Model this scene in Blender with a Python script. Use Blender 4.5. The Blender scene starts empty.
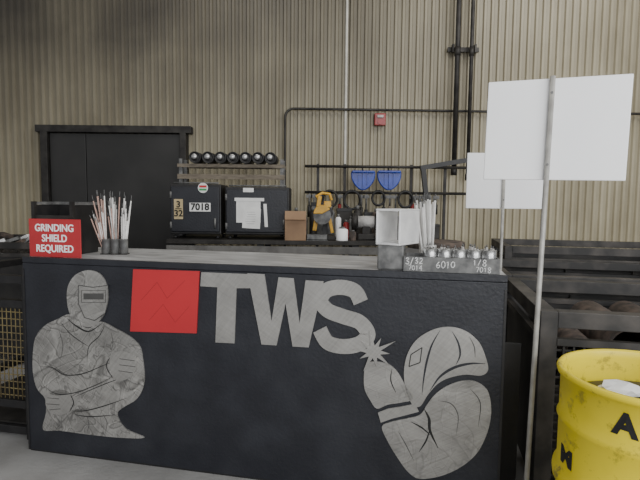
import bpy, bmesh, math, random
from mathutils import Vector, Matrix, Euler
random.seed(7)
F=500.0; CAMH=1.36
M=(Matrix.Rotation(math.radians(90-4.5),3,'X') @ Matrix.Rotation(math.radians(.6),3,'Z'))
CAM=Vector((0,0,CAMH))
def ray(u,v): return M @ Vector(((u-320)/F,-(v-240)/F,-1.0))
def at_y(u,v,y):
    d=ray(u,v); return CAM+d*(y/d.y)
def at_z(u,v,z):
    d=ray(u,v); return CAM+d*((z-CAMH)/d.z)
COL=bpy.context.scene.collection

# ---------------- materials ----------------
def pmat(name,c1,c2=None,scale=8,rough=.6,metal=0.0,bump=0.0,detail=5,dist=0.0,stretch=(1,1,1),lo=.35,hi=.65,rvar=0.0,bscale=None,spec=None):
    m=bpy.data.materials.new(name); m.use_nodes=True
    nt=m.node_tree; N=nt.nodes; L=nt.links
    b=N['Principled BSDF']
    if c2 is None: c2=tuple(x*.8 for x in c1)
    tc=N.new('ShaderNodeTexCoord'); mp=N.new('ShaderNodeMapping'); mp.inputs['Scale'].default_value=stretch
    L.new(tc.outputs['Object'],mp.inputs['Vector'])
    n=N.new('ShaderNodeTexNoise'); n.inputs['Scale'].default_value=scale; n.inputs['Detail'].default_value=detail; n.inputs['Distortion'].default_value=dist
    L.new(mp.outputs['Vector'],n.inputs['Vector'])
    r=N.new('ShaderNodeValToRGB'); r.color_ramp.elements[0].position=lo; r.color_ramp.elements[1].position=hi
    r.color_ramp.elements[0].color=(*c2,1); r.color_ramp.elements[1].color=(*c1,1)
    L.new(n.outputs['Fac'],r.inputs['Fac']); L.new(r.outputs['Color'],b.inputs['Base Color'])
    b.inputs['Roughness'].default_value=rough; b.inputs['Metallic'].default_value=metal
    if spec is not None: b.inputs['Specular IOR Level'].default_value=spec
    if rvar:
        mr=N.new('ShaderNodeMapRange'); mr.inputs['To Min'].default_value=rough-rvar; mr.inputs['To Max'].default_value=rough+rvar
        L.new(n.outputs['Fac'],mr.inputs['Value']); L.new(mr.outputs['Result'],b.inputs['Roughness'])
    if bump:
        n2=n
        if bscale:
            n2=N.new('ShaderNodeTexNoise'); n2.inputs['Scale'].default_value=bscale; n2.inputs['Detail'].default_value=4
            L.new(mp.outputs['Vector'],n2.inputs['Vector'])
        bp=N.new('ShaderNodeBump'); bp.inputs['Strength'].default_value=bump; bp.inputs['Distance'].default_value=.02
        L.new(n2.outputs['Fac'],bp.inputs['Height']); L.new(bp.outputs['Normal'],b.inputs['Normal'])
    return m
def steelmat(name,base=.40,var=.10,crease=0.0,cscale=7,rough=.4,metal=.5,rotang=.9,blot=1.0):
    """hand-ground mild steel: fine crossing scratches and, if wanted, thin wispy fold marks"""
    m=bpy.data.materials.new(name); m.use_nodes=True
    nt=m.node_tree;N=nt.nodes;L=nt.links;b=N['Principled BSDF']
    tc=N.new('ShaderNodeTexCoord')
    def noise(scale,stretch,rot,detail=3,dist=0):
        mp=N.new('ShaderNodeMapping'); mp.inputs['Rotation'].default_value=(0,rot,0)
        mp2=N.new('ShaderNodeMapping'); mp2.inputs['Scale'].default_value=stretch
        L.new(tc.outputs['Object'],mp.inputs['Vector']); L.new(mp.outputs['Vector'],mp2.inputs['Vector'])
        n=N.new('ShaderNodeTexNoise'); n.inputs['Scale'].default_value=scale; n.inputs['Detail'].default_value=detail; n.inputs['Distortion'].default_value=dist
        L.new(mp2.outputs['Vector'],n.inputs['Vector']); return n.outputs['Fac']
    def math_(op,a,bb,c=None):
        k=N.new('ShaderNodeMath'); k.operation=op
        for i_,x in enumerate((a,bb,c)):
            if x is None: continue
            if isinstance(x,(int,float)): k.inputs[i_].default_value=x
            else: L.new(x,k.inputs[i_])
        return k.outputs[0]
    big=noise(7,(1,1,1),0,4,.5)
    s1=noise(120,(.06,1,1),rotang,2); s2=noise(100,(.08,1,1),-rotang*.6,2)
    v=math_('MULTIPLY_ADD',big,var*3.0*blot,base-var*1.5*blot)
    v=math_('ADD',math_('MULTIPLY_ADD',s1,var*1.6,v),-var*.8)
    v=math_('ADD',math_('MULTIPLY_ADD',s2,var*1.3,v),-var*.65)
    if crease:
        for sc,ro,st in((cscale,.5,(.45,1,1)),(cscale*1.9,-.7,(.4,1,1)),(cscale*2.6,1.3,(.4,1,1))):
            nz=noise(sc,st,ro,1,1.2)
            rid=math_('ABSOLUTE',math_('SUBTRACT',nz,.5),None)
            mr=N.new('ShaderNodeMapRange'); mr.inputs['From Max'].default_value=.020; mr.inputs['To Min'].default_value=1-crease; mr.inputs['To Max'].default_value=1
            L.new(rid,mr.inputs['Value']); v=math_('MULTIPLY',v,mr.outputs['Result'])
            rid2=math_('ABSOLUTE',math_('SUBTRACT',nz,.53),None)
            mr=N.new('ShaderNodeMapRange'); mr.inputs['From Max'].default_value=.035; mr.inputs['To Min'].default_value=1+crease*.5; mr.inputs['To Max'].default_value=1
            L.new(rid2,mr.inputs['Value']); v=math_('MULTIPLY',v,mr.outputs['Result'])
    cb=N.new('ShaderNodeCombineColor'); L.new(v,cb.inputs[0]); L.new(math_('MULTIPLY',v,.975),cb.inputs[1]); L.new(math_('MULTIPLY',v,.925),cb.inputs[2])
    L.new(cb.outputs[0],b.inputs['Base Color']); b.inputs['Roughness'].default_value=rough; b.inputs['Metallic'].default_value=metal
    bp=N.new('ShaderNodeBump'); bp.inputs['Strength'].default_value=.12; bp.inputs['Distance'].default_value=.01
    L.new(s1,bp.inputs['Height']); L.new(bp.outputs['Normal'],b.inputs['Normal'])
    return m
BLACK=pmat('black_paint',(.024,.026,.033),(.012,.013,.018),scale=5,rough=.48,rvar=.12,bump=.12,bscale=60,detail=10,lo=.4,hi=.8)
BLACK2=pmat('black_frame_paint',(.018,.017,.017),(.009,.009,.010),scale=14,rough=.5,bump=.1)
BINM=pmat('worn_bin_paint',(.095,.083,.073),(.018,.017,.016),scale=6,rough=.6,bump=.1,detail=10,lo=.42,hi=.78)
BINP=pmat('worn_bin_panel',(.050,.045,.040),(.013,.013,.013),scale=5,rough=.6,bump=.1,detail=10,lo=.42,hi=.78)
DARK=pmat('dark_steel',(.045,.042,.038),(.020,.018,.017),scale=10,rough=.55,metal=.4)
HEAP=pmat('scrap_heap_steel',(.06,.052,.045),(.010,.010,.009),scale=9,rough=.8,metal=.2,bump=1.0,detail=8)
DOOR=pmat('charcoal_door',(.026,.025,.024),(.017,.017,.016),scale=3,rough=.5)
STEELTOP=pmat('worktop_steel',(.60,.60,.60),(.38,.38,.38),scale=7,rough=.42,metal=.35,stretch=(1,3,1),rvar=.1)
BRUSH=steelmat('ground_steel',.35,.08,blot=.8)
FIGR=steelmat('scratched_steel',.34,.08,crease=.15,cscale=4,rotang=.5,blot=1.3)
CRUMP=steelmat('folded_look_steel',.32,.10,crease=.40,cscale=6,blot=1.6)
SILVER=pmat('bare_aluminium',(.93,.93,.92),(.74,.74,.74),scale=12,rough=.33,metal=.25)
CELL=pmat('dull_galvanised_tube',(.60,.60,.59),(.32,.32,.32),scale=25,rough=.33,metal=.6)
SHINY=pmat('shiny_tube_steel',(.50,.50,.49),(.22,.22,.22),scale=40,rough=.25,metal=.8)
GREY=pmat('weathered_steel',(.20,.20,.195),(.085,.085,.085),scale=20,rough=.6,metal=.3)
STRIP=pmat('bench_apron_steel',(.16,.155,.145),(.09,.085,.08),scale=9,rough=.6)
RED=pmat('red_paint',(.50,.026,.032),(.44,.022,.028),scale=3,rough=.5,lo=.3,hi=.6)
SIGNRED=pmat('sign_red',(.47,.03,.035),(.42,.025,.03),rough=.4)
SCR=pmat('scuffed_red',(.34,.014,.018),(.26,.012,.014),rough=.6)
WHITE=pmat('white_paint',(.97,.97,.97),(.93,.935,.94),scale=4,rough=.5)
PAPER=pmat('white_paper',(.82,.82,.80),(.70,.70,.68),rough=.8)
INK=pmat('black_ink',(.01,.01,.01),rough=.7)
SG=pmat('engraved_grey',(.08,.078,.075),(.05,.05,.048),rough=.6)
PRINT=pmat('grey_print',(.35,.35,.36),rough=.8)
CHALK=pmat('chalk_white',(.85,.85,.83),(.45,.45,.45),scale=160,rough=.9)
YEL2=pmat('faded_yellow_wire',(.24,.19,.08),(.13,.10,.05),scale=15,rough=.7)
TAN=pmat('tan_tag',(.55,.44,.25),(.42,.33,.18),rough=.8)
ORNG=pmat('tool_yellow',(.75,.42,.03),(.45,.24,.02),rough=.4)
BLUE=pmat('blue_plastic',(.01,.05,.38),(.008,.03,.26),rough=.35)
CARD=pmat('cardboard',(.30,.19,.11),(.24,.15,.09),rough=.85)
RUST=pmat('rusty_steel',(.14,.105,.085),(.045,.038,.034),scale=18,rough=.8,metal=.2,bump=.2)
RODW=pmat('white_flux',(.82,.81,.78),(.62,.61,.59),scale=20,rough=.8)
RODP=pmat('copper_flux',(.52,.34,.28),(.38,.25,.21),scale=20,rough=.7)
RODG=pmat('grey_flux',(.50,.49,.47),(.32,.31,.30),scale=20,rough=.8)
FIRE=pmat('alarm_red',(.28,.02,.02),rough=.35)
STRED=pmat('sticker_red',(.60,.03,.03),rough=.5)
PVC=pmat('grey_conduit',(.62,.60,.54),(.48,.46,.41),rough=.5)
POLE=pmat('galvanised_pole',(.42,.41,.38),(.28,.27,.25),scale=15,rough=.5,metal=.2)
GREENM=pmat('green_print',(.04,.40,.12),rough=.6)
WOOD=pmat('aged_timber',(.20,.17,.13),(.12,.10,.075),scale=12,rough=.8,stretch=(1,6,6))
CONC=pmat('concrete',(.40,.395,.385),(.27,.265,.255),scale=2.2,rough=.8,detail=10,bump=.15,bscale=40)
def yellow():
    m=pmat('yellow_paint',(.82,.66,.02),(.70,.55,.015),scale=5,rough=.42,lo=.25,hi=.6,bump=.08)
    nt=m.node_tree;N=nt.nodes;L=nt.links;b=N['Principled BSDF']
    src=b.inputs['Base Color'].links[0].from_socket
    tc=N.new('ShaderNodeTexCoord'); n=N.new('ShaderNodeTexNoise'); n.inputs['Scale'].default_value=14; n.inputs['Detail'].default_value=10; n.inputs['Roughness'].default_value=.7
    L.new(tc.outputs['Object'],n.inputs['Vector'])
    r=N.new('ShaderNodeValToRGB'); r.color_ramp.elements[0].position=.56; r.color_ramp.elements[0].color=(0,0,0,1); r.color_ramp.elements[1].position=.70; r.color_ramp.elements[1].color=(.85,.85,.85,1)
    L.new(n.outputs['Fac'],r.inputs['Fac'])
    mx=N.new('ShaderNodeMixRGB'); mx.inputs['Color2'].default_value=(.10,.075,.03,1); L.new(r.outputs['Color'],mx.inputs['Fac']); L.new(src,mx.inputs['Color1']); L.new(mx.outputs['Color'],b.inputs['Base Color'])
    return m
YEL=yellow()
def siding():
    m=bpy.data.materials.new('beige_siding'); m.use_nodes=True
    nt=m.node_tree;N=nt.nodes;L=nt.links;b=N['Principled BSDF']
    tc=N.new('ShaderNodeTexCoord')
    mp=N.new('ShaderNodeMapping'); mp.inputs['Scale'].default_value=(1.6,1,.45)
    L.new(tc.outputs['Object'],mp.inputs['Vector'])
    n=N.new('ShaderNodeTexNoise'); n.inputs['Scale'].default_value=1.6; n.inputs['Detail'].default_value=9; n.inputs['Roughness'].default_value=.6
    L.new(mp.outputs['Vector'],n.inputs['Vector'])
    n2=N.new('ShaderNodeTexNoise'); n2.inputs['Scale'].default_value=.8; n2.inputs['Detail'].default_value=6
    L.new(tc.outputs['Object'],n2.inputs['Vector'])
    r=N.new('ShaderNodeValToRGB'); e=r.color_ramp.elements
    e[0].position=.30; e[0].color=(.27,.235,.155,1); e[1].position=.65; e[1].color=(.45,.405,.285,1)
    L.new(n.outputs['Fac'],r.inputs['Fac'])
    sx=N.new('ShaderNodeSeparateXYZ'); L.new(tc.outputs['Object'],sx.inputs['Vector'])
    my=N.new('ShaderNodeMapRange'); my.inputs['From Min'].default_value=5.978; my.inputs['From Max'].default_value=6.0; my.inputs['To Min'].default_value=0; my.inputs['To Max'].default_value=.22  # rib grooves darkened in the colour, standing in for their shade
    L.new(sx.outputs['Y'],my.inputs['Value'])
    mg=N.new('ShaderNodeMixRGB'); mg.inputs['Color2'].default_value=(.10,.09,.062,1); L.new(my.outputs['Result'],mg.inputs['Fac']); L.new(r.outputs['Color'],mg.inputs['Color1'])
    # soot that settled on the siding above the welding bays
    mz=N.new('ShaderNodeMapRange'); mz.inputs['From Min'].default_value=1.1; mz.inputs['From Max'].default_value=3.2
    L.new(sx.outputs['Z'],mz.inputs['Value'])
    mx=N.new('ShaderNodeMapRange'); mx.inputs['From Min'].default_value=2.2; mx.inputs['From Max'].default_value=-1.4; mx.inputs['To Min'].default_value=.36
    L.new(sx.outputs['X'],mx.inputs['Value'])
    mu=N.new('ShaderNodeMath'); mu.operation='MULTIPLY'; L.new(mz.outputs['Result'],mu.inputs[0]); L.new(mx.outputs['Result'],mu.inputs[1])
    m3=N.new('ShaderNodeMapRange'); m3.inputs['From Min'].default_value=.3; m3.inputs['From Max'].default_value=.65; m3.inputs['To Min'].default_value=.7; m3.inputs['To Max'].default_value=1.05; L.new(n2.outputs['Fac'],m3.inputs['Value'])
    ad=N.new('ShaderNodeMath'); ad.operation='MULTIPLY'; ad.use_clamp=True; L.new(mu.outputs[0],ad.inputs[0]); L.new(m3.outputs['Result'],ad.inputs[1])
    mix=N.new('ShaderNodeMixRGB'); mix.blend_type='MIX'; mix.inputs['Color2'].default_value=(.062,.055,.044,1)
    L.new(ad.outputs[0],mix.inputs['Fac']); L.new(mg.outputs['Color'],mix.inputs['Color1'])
    L.new(mix.outputs['Color'],b.inputs['Base Color']); b.inputs['Roughness'].default_value=.5
    return m
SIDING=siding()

# ---------------- mesh builder ----------------
class MB:
    def __init__(s): s.bm=bmesh.new(); s.mats=[]
    def mi(s,m):
        if m not in s.mats: s.mats.append(m)
        return s.mats.index(m)
    def box(s,c,d,m,rot=None):
        i=s.mi(m); c=Vector(c); vs=[]
        for x in(-.5,.5):
            for y in(-.5,.5):
                for z in(-.5,.5):
                    p=Vector((x*d[0],y*d[1],z*d[2]))
                    if rot is not None: p=rot@p
                    vs.append(s.bm.verts.new(c+p))
        for f in((0,1,3,2),(4,6,7,5),(0,4,5,1),(2,3,7,6),(0,2,6,4),(1,5,7,3)):
            fa=s.bm.faces.new([vs[k] for k in f]); fa.material_index=i
        return s
    def cyl(s,p1,p2,r,m,r2=None,seg=16,cap=True):
        i=s.mi(m); p1=Vector(p1);p2=Vector(p2); r2=r if r2 is None else r2
        q=(p2-p1).to_track_quat('Z','Y').to_matrix(); a=[];b=[]
        for k in range(seg):
            t=2*math.pi*k/seg; d=q@Vector((math.cos(t),math.sin(t),0))
            a.append(s.bm.verts.new(p1+d*r)); b.append(s.bm.verts.new(p2+d*r2))
        for k in range(seg):
            f=s.bm.faces.new([a[k],a[(k+1)%seg],b[(k+1)%seg],b[k]]); f.material_index=i; f.smooth=True
        if cap:
            f=s.bm.faces.new(a[::-1]); f.material_index=i
            f=s.bm.faces.new(b); f.material_index=i
        return s
    def lathe(s,prof,m,c=(0,0,0),seg=40,axis=None):
        i=s.mi(m); c=Vector(c); rings=[]
        q=axis if axis is not None else Matrix.Identity(3)
        for r,z in prof:
            if r<1e-5: rings.append([s.bm.verts.new(c+q@Vector((0,0,z)))])
            else: rings.append([s.bm.verts.new(c+q@Vector((r*math.cos(2*math.pi*k/seg),r*math.sin(2*math.pi*k/seg),z))) for k in range(seg)])
        for A,B in zip(rings,rings[1:]):
            for k in range(seg):
                k2=(k+1)%seg
                if len(A)==1 and len(B)==1: continue
                if len(A)==1: vs=[A[0],B[k2],B[k]]
                elif len(B)==1: vs=[A[k],A[k2],B[0]]
                else: vs=[A[k],A[k2],B[k2],B[k]]
                f=s.bm.faces.new(vs); f.material_index=i; f.smooth=True
        return s
    def prism(s,pts,y0,y1,m):
        i=s.mi(m); n=len(pts)
        a=[s.bm.verts.new((x,y0,z)) for x,z in pts]; b=[s.bm.verts.new((x,y1,z)) for x,z in pts]
        fs=[s.bm.faces.new(a),s.bm.faces.new(b[::-1])]
        for k in range(n): fs.append(s.bm.faces.new([a[k],b[k],b[(k+1)%n],a[(k+1)%n]]))
        for f in fs: f.material_index=i
        return s
    def strip(s,LR,y0,y1,m):
        i=s.mi(m); Lp,Rp=LR; n=len(Lp); V=[]
        for (a,b) in zip(Lp,Rp): V.append([s.bm.verts.new((a[0],y0,a[1])),s.bm.verts.new((b[0],y0,b[1])),s.bm.verts.new((b[0],y1,b[1])),s.bm.verts.new((a[0],y1,a[1]))])
        fs=[]
        for k in range(n-1):
            A,B=V[k],V[k+1]
            for j in range(4): fs.append(s.bm.faces.new([A[j],A[(j+1)%4],B[(j+1)%4],B[j]]))
        fs.append(s.bm.faces.new(V[0][::-1])); fs.append(s.bm.faces.new(V[-1]))
        for f in fs: f.material_index=i
        return s
    def mesh(s,name):
        bmesh.ops.recalc_face_normals(s.bm,faces=s.bm.faces)
        me=bpy.data.meshes.new(name); s.bm.to_mesh(me); s.bm.free()
        for m in s.mats: me.materials.append(m)
        return me
def part(name,mb,parent=None,loc=(0,0,0),label=None,bevel=0):
    me=mb.mesh(name) if isinstance(mb,MB) else mb
    o=bpy.data.objects.new(name,me); COL.objects.link(o); o.location=loc
    if parent: o.parent=parent
    if label: o['label']=label
    if bevel:
        b=o.modifiers.new('bevel','BEVEL'); b.width=bevel; b.segments=2; b.limit_method='ANGLE'
    return o
def thing(name,label,cat,loc=(0,0,0),rz=0,group=None):
    e=bpy.data.objects.new(name,None); COL.objects.link(e); e.location=loc; e.rotation_euler=(0,0,rz); e.empty_display_size=.1
    e['label']=label; e['category']=cat
    if group: e['group']=group
    return e
def solo(name,mb,label,cat,loc=(0,0,0),rz=0,group=None,bevel=0):
    o=part(name,mb,None,loc,label,bevel); o.rotation_euler=(0,0,rz); o['category']=cat
    if group: o['group']=group
    return o
def copy_tree(o,loc,rz=None,label=None):
    c=o.copy(); COL.objects.link(c); c.location=loc
    if rz is not None: c.rotation_euler=(0,0,rz)
    if label: c['label']=label
    for ch in o.children:
        k=ch.copy(); COL.objects.link(k); k.parent=c
    return c
def text_me(body,size,m,extrude=.001,spacing=1.0,offset=0.0,line=1.0,xscale=1.0,shear=0.0,tilt=0.0):
    cu=bpy.data.curves.new('lettering','FONT'); cu.body=body; cu.size=size; cu.extrude=extrude
    cu.align_x='CENTER'; cu.align_y='CENTER'; cu.offset=offset; cu.space_line=line; cu.space_character=spacing; cu.shear=shear
    ob=bpy.data.objects.new('tmp',cu); COL.objects.link(ob)
    bpy.context.view_layer.update()
    me=bpy.data.meshes.new_from_object(ob.evaluated_get(bpy.context.evaluated_depsgraph_get()))
    bpy.data.objects.remove(ob)
    me.transform(Matrix.Scale(xscale,4,(1,0,0)))
    me.transform(Matrix.Rotation(tilt,4,'Z'))
    me.transform(Matrix.Rotation(math.pi/2,4,'X'))
    me.materials.clear(); me.materials.append(m)
    return me
def tube_me(pts,r,m,res=4,smooth=False):
    cu=bpy.data.curves.new('tube','CURVE'); cu.dimensions='3D'; cu.bevel_depth=r; cu.bevel_resolution=res; cu.use_fill_caps=True
    sp=cu.splines.new('POLY'); sp.points.add(len(pts)-1)
    for p,q in zip(sp.points,pts): p.co=(*q,1)
    ob=bpy.data.objects.new('tmp',cu); COL.objects.link(ob); bpy.context.view_layer.update()
    me=bpy.data.meshes.new_from_object(ob.evaluated_get(bpy.context.evaluated_depsgraph_get()))
    bpy.data.objects.remove(ob); me.materials.clear(); me.materials.append(m)
    for p in me.polygons: p.use_smooth=True
    return me
def smooth_closed(pts,n=5):
    out=[];N=len(pts)
    for i in range(N):
        p0,p1,p2,p3=[Vector(pts[(i+k)%N]) for k in(-1,0,1,2)]
        for j in range(n):
            t=j/n
            out.append(tuple(.5*((2*p1)+(p2-p0)*t+(2*p0-5*p1+4*p2-p3)*t*t+(3*p1-p0-3*p2+p3)*t**3)))
    return out
def smooth_open(pts,n=6):
    P=[pts[0]]+list(pts)+[pts[-1]]; out=[]
    for i in range(1,len(P)-2):
        p0,p1,p2,p3=[Vector(P[i+k]) for k in(-1,0,1,2)]
        for j in range(n):
            t=j/n
            out.append(tuple(.5*((2*p1)+(p2-p0)*t+(2*p0-5*p1+4*p2-p3)*t*t+(3*p1-p0-3*p2+p3)*t**3)))
    out.append(tuple(pts[-1])); return out
def ribbon(pts,w,taper=False):
    L=[];R=[];n=len(pts)
    for i,p in enumerate(pts):
        a=Vector(pts[max(i-1,0)]); b=Vector(pts[min(i+1,n-1)]); d=(b-a).normalized(); nn=Vector((-d.y,d.x))
        ww=w/2
        if taper: ww*=max(.15,math.sin(math.pi*(i+.3)/(n-.4)))
        L.append(tuple(Vector(p)+nn*ww)); R.append(tuple(Vector(p)-nn*ww))
    return L,R
GL_={'0':[[(.3,1),(.05,.75),(.05,.25),(.3,0),(.55,.3),(.5,.8),(.3,1)]],'1':[[(.1,.8),(.3,1),(.28,0)]],
 '2':[[(.05,.8),(.3,1),(.52,.75),(.3,.4),(.02,.02),(.56,.05)]],'3':[[(.05,.88),(.35,1),(.5,.78),(.22,.55),(.52,.35),(.35,.02),(.03,.12)]],
 '4':[[(.42,0),(.42,1),(.02,.35),(.58,.35)]],'6':[[(.48,.98),(.12,.6),(.06,.2),(.3,0),(.54,.22),(.34,.48),(.08,.3)]],
 '7':[[(.02,.95),(.55,.97),(.22,0)]],'8':[[(.3,.52),(.06,.78),(.3,1),(.52,.78),(.3,.52),(.04,.24),(.3,0),(.56,.24),(.3,.52)]],'/':[[(.05,-.05),(.5,1.05)]]}
def chalk(txt,size,seed):
    rnd=random.Random(seed); mb=MB(); W=len(txt)*.78*size; x=-W/2
    for ch in txt:
        dy=rnd.uniform(-.06,.06)*size; k=rnd.uniform(.9,1.1)
        for st in GL_[ch]:
            pts=[(x+(p[0]+rnd.uniform(-.03,.03))*size*k,(p[1]-.5+rnd.uniform(-.03,.03))*size*k+dy) for p in st]
            if ch not in '/417': pts=smooth_open(pts,4)
            else:
                q=[]
                for a,b in zip(pts,pts[1:]): q+= [tuple(Vector(a).lerp(Vector(b),t/4)) for t in range(4)]
                pts=q+[pts[-1]]
            Lr=ribbon(pts,size*.13); mb.strip(Lr,0,-.0005,CHALK)
        x+=.78*size
    return mb

# ---------------- setting ----------------
def structure(o,label): o['kind']='structure'; o['label']=label
fl=MB(); fl.box((0,2.5,-.05),(18,9,.1),CONC); o=part('floor',fl); structure(o,'grey concrete workshop floor')
WY=6.0
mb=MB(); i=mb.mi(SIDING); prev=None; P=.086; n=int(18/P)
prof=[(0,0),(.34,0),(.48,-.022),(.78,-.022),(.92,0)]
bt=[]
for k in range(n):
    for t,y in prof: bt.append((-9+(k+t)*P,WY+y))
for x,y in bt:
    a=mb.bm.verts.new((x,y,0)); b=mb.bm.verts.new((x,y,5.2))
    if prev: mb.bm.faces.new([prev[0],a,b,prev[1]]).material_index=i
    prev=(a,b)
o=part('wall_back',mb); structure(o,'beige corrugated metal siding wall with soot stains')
o=part('ceiling',MB().box((0,2.5,5.3),(18,9,.1),pmat('ceiling_panel',(.3,.29,.27),rough=.8))); structure(o,'high workshop ceiling')

d0=at_y(43,125,5.93); d1=at_y(187,129,5.93)
x0,x1=d0.x,d1.x; zt=d0.z-.01
mb=MB()
mb.box(((x0+x1)/2,5.92,zt-.035),(x1-x0+.12,.12,.08),DARK)
mb.box((x0+.035,5.92,(zt-.07)/2),(.08,.12,zt-.07),DARK); mb.box((x1-.035,5.92,(zt-.07)/2),(.07,.12,zt-.07),DARK)
fr=part('door_1',mb,bevel=.004); structure(fr,'charcoal steel double door set in the corrugated wall')
xm=x0+(x1-x0)*.30
for a,b in((x0+.08,xm),(xm,x1-.075)):
    part('door_leaf',MB().box(((a+b)/2,5.93,(zt-.08)/2+.005),(b-a-.008,.045,zt-.1),DOOR),fr,bevel=.004)
part('door_handle',MB().box((xm+.12,5.895,1.02),(.03,.03,.16),GREY).cyl((xm+.12,5.91,1.02),(xm+.12,5.87,1.02),.02,GREY),fr)

Z=lambda u,v:at_y(u,v,5.93)
a=Z(285,150);b=Z(285,118)
arc=[(a.x,5.93,.0),(a.x,5.93,b.z)]
r=.10; top=Z(380,109.5).z; xs=a.x
for k in range(1,7):
    t=math.pi/2*k/6; arc.append((xs+r-r*math.cos(t),5.93,top-r+r*math.sin(t)))
arc.append((4.2,5.93,top-.02))
solo('conduit_pipe',tube_me(arc,.014,DARK),'dark steel conduit running up and across the siding wall','pipe')
p=at_y(346,100,5.92)
solo('conduit_pipe',tube_me([(p.x,5.961,1.60),(p.x,5.961,5.1)],.015,PVC),'thin pale vertical conduit on the siding wall','pipe')
for u,r_,zb in((456,.028,1.70),(470,.022,1.64)):
    p=at_y(u,100,5.84)
    mb=MB(); mb.cyl((p.x,5.84,zb),(p.x,5.84,5.1),r_,DARK,seg=14); mb.cyl((p.x,5.84,zb-.03),(p.x,5.84,zb+.05),r_*1.3,DARK,seg=14); mb.cyl((p.x,5.84,3.02),(p.x,5.84,3.12),r_*1.25,DARK,seg=14)
    solo('riser_pipe',mb,'dark painted steel riser pipe fixed to the siding wall','pipe',group='riser pipes on the wall')
p=at_y(464,49,5.9); solo('strut_clamp',MB().box((0,.015,0),(.36,.03,.05),DARK).box((-.13,-.03,.0),(.02,.06,.09),DARK).box((.125,-.03,.0),(.02,.06,.09),DARK),'steel strut clamp holding the riser pipes','bracket',loc=(p.x,5.92,p.z))
p=at_y(380,119.5,5.93)
e=thing('fire_alarm','red wall fire alarm horn with clear strobe','alarm',(p.x,5.937,p.z))
part('back_box',MB().box((0,0,0),(.13,.06,.14),FIRE),e,bevel=.008)
part('strobe_lens',MB().box((0,-.04,.03),(.07,.03,.03),RODG),e,bevel=.005,label='clear strobe lens')
part('horn_grille',MB().cyl((0,-.03,-.03),(0,-.04,-.03),.03,FIRE),e)

# ---------------- wall rack with rails and scoops ----------------
def wx(u,v,y=5.9): return at_y(u,v,y)
L0=wx(390,167,5.75); L0.x=wx(305,166,5.75).x; R0=wx(468,168,5.75); L1=wx(390,193,5.75)
zt1=L0.z; zt2=L1.z
e=thing('wall_rack','dark steel pipe rack with two rails standing on the bench','rack',(0,0,0))
for z in(zt1,zt2): part('rail',MB().cyl((L0.x,5.75,z),(R0.x,5.75,z),.016,DARK),e)
for u in(318,345,412,446):
    x=wx(u,170,5.75).x; part('upright',MB().box((x,5.79,(zt1+.03)/2),(.03,.03,zt1+.03),DARK),e)
def scoop(u,v):
    p=wx(u,v,5.66)
    e=thing('plastic_scoop','blue plastic scoop hanging from the rack rail','scoop',(p.x,p.y,p.z),group='blue scoops on the rack')
    prof=smooth_closed([(-.12,.10),(0,.105),(.12,.10),(.135,.06),(.125,0),(.09,-.06),(.04,-.105),(0,-.115),(-.04,-.105),(-.09,-.06),(-.125,0),(-.135,.06)],3)
    mb=MB(); mb.prism(prof,-.02,.02,BLUE)
    part('pan',mb,e,bevel=.010)
    part('lip',MB().box((0,-.035,.09),(.25,.05,.025),BLUE),e,bevel=.008)
    part('ridge',MB().box((0,-.028,-.01),(.015,.02,.17),BLUE).box((-.05,-.025,.01),(.012,.014,.13),BLUE).box((.05,-.025,.01),(.012,.014,.13),BLUE),e)
    part('hook',MB().cyl((0,0,.09),(0,.08,.13),.008,DARK,seg=8),e,label='dark steel hook')
scoop(363,180); scoop(389,180)
a=wx(423,168,5.6); b=wx(437,224,5.6); c=wx(468,160,5.6)
def bar(mb,p,q,w,m):
    d=q-p; mb.box((p+q)/2,(w,.05,d.length),m,rot=d.to_track_quat('Z','Y').to_matrix())
mb=MB(); bar(mb,a,Vector((b.x+.06,5.6,.0)),.06,BLACK2); bar(mb,a+Vector((-.03,0,0)),c,.055,BLACK2)
solo('angled_steel_prop',mb,'heavy black steel prop bar with a bent top arm','bar')

# ---------------- back bench ----------------
BZ=.985; by0,by1=4.65,5.45
bx0=at_y(166,240,by0).x; bx1=at_y(450,246,by0).x
e=thing('workbench','long dark steel workbench along the wall','bench',((bx0+bx1)/2,(by0+by1)/2,0))
w=bx1-bx0
part('benchtop',MB().box((0,0,BZ-.02),(w,by1-by0,.04),DARK),e,bevel=.004)
for x in(-w/2+.05,-w*.17,w*.17,w/2-.05):
    for y in(-.34,.34): part('leg',MB().box((x,y,(BZ-.04)/2),(.06,.06,BZ-.04),BLACK2),e)
part('apron',MB().box((0,-.385,BZ-.09),(w,.02,.07),STRIP),e,label='lighter worn steel apron strip')
part('lower_shelf',MB().box((0,0,.3),(w-.1,.68,.02),DARK),e)

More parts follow.
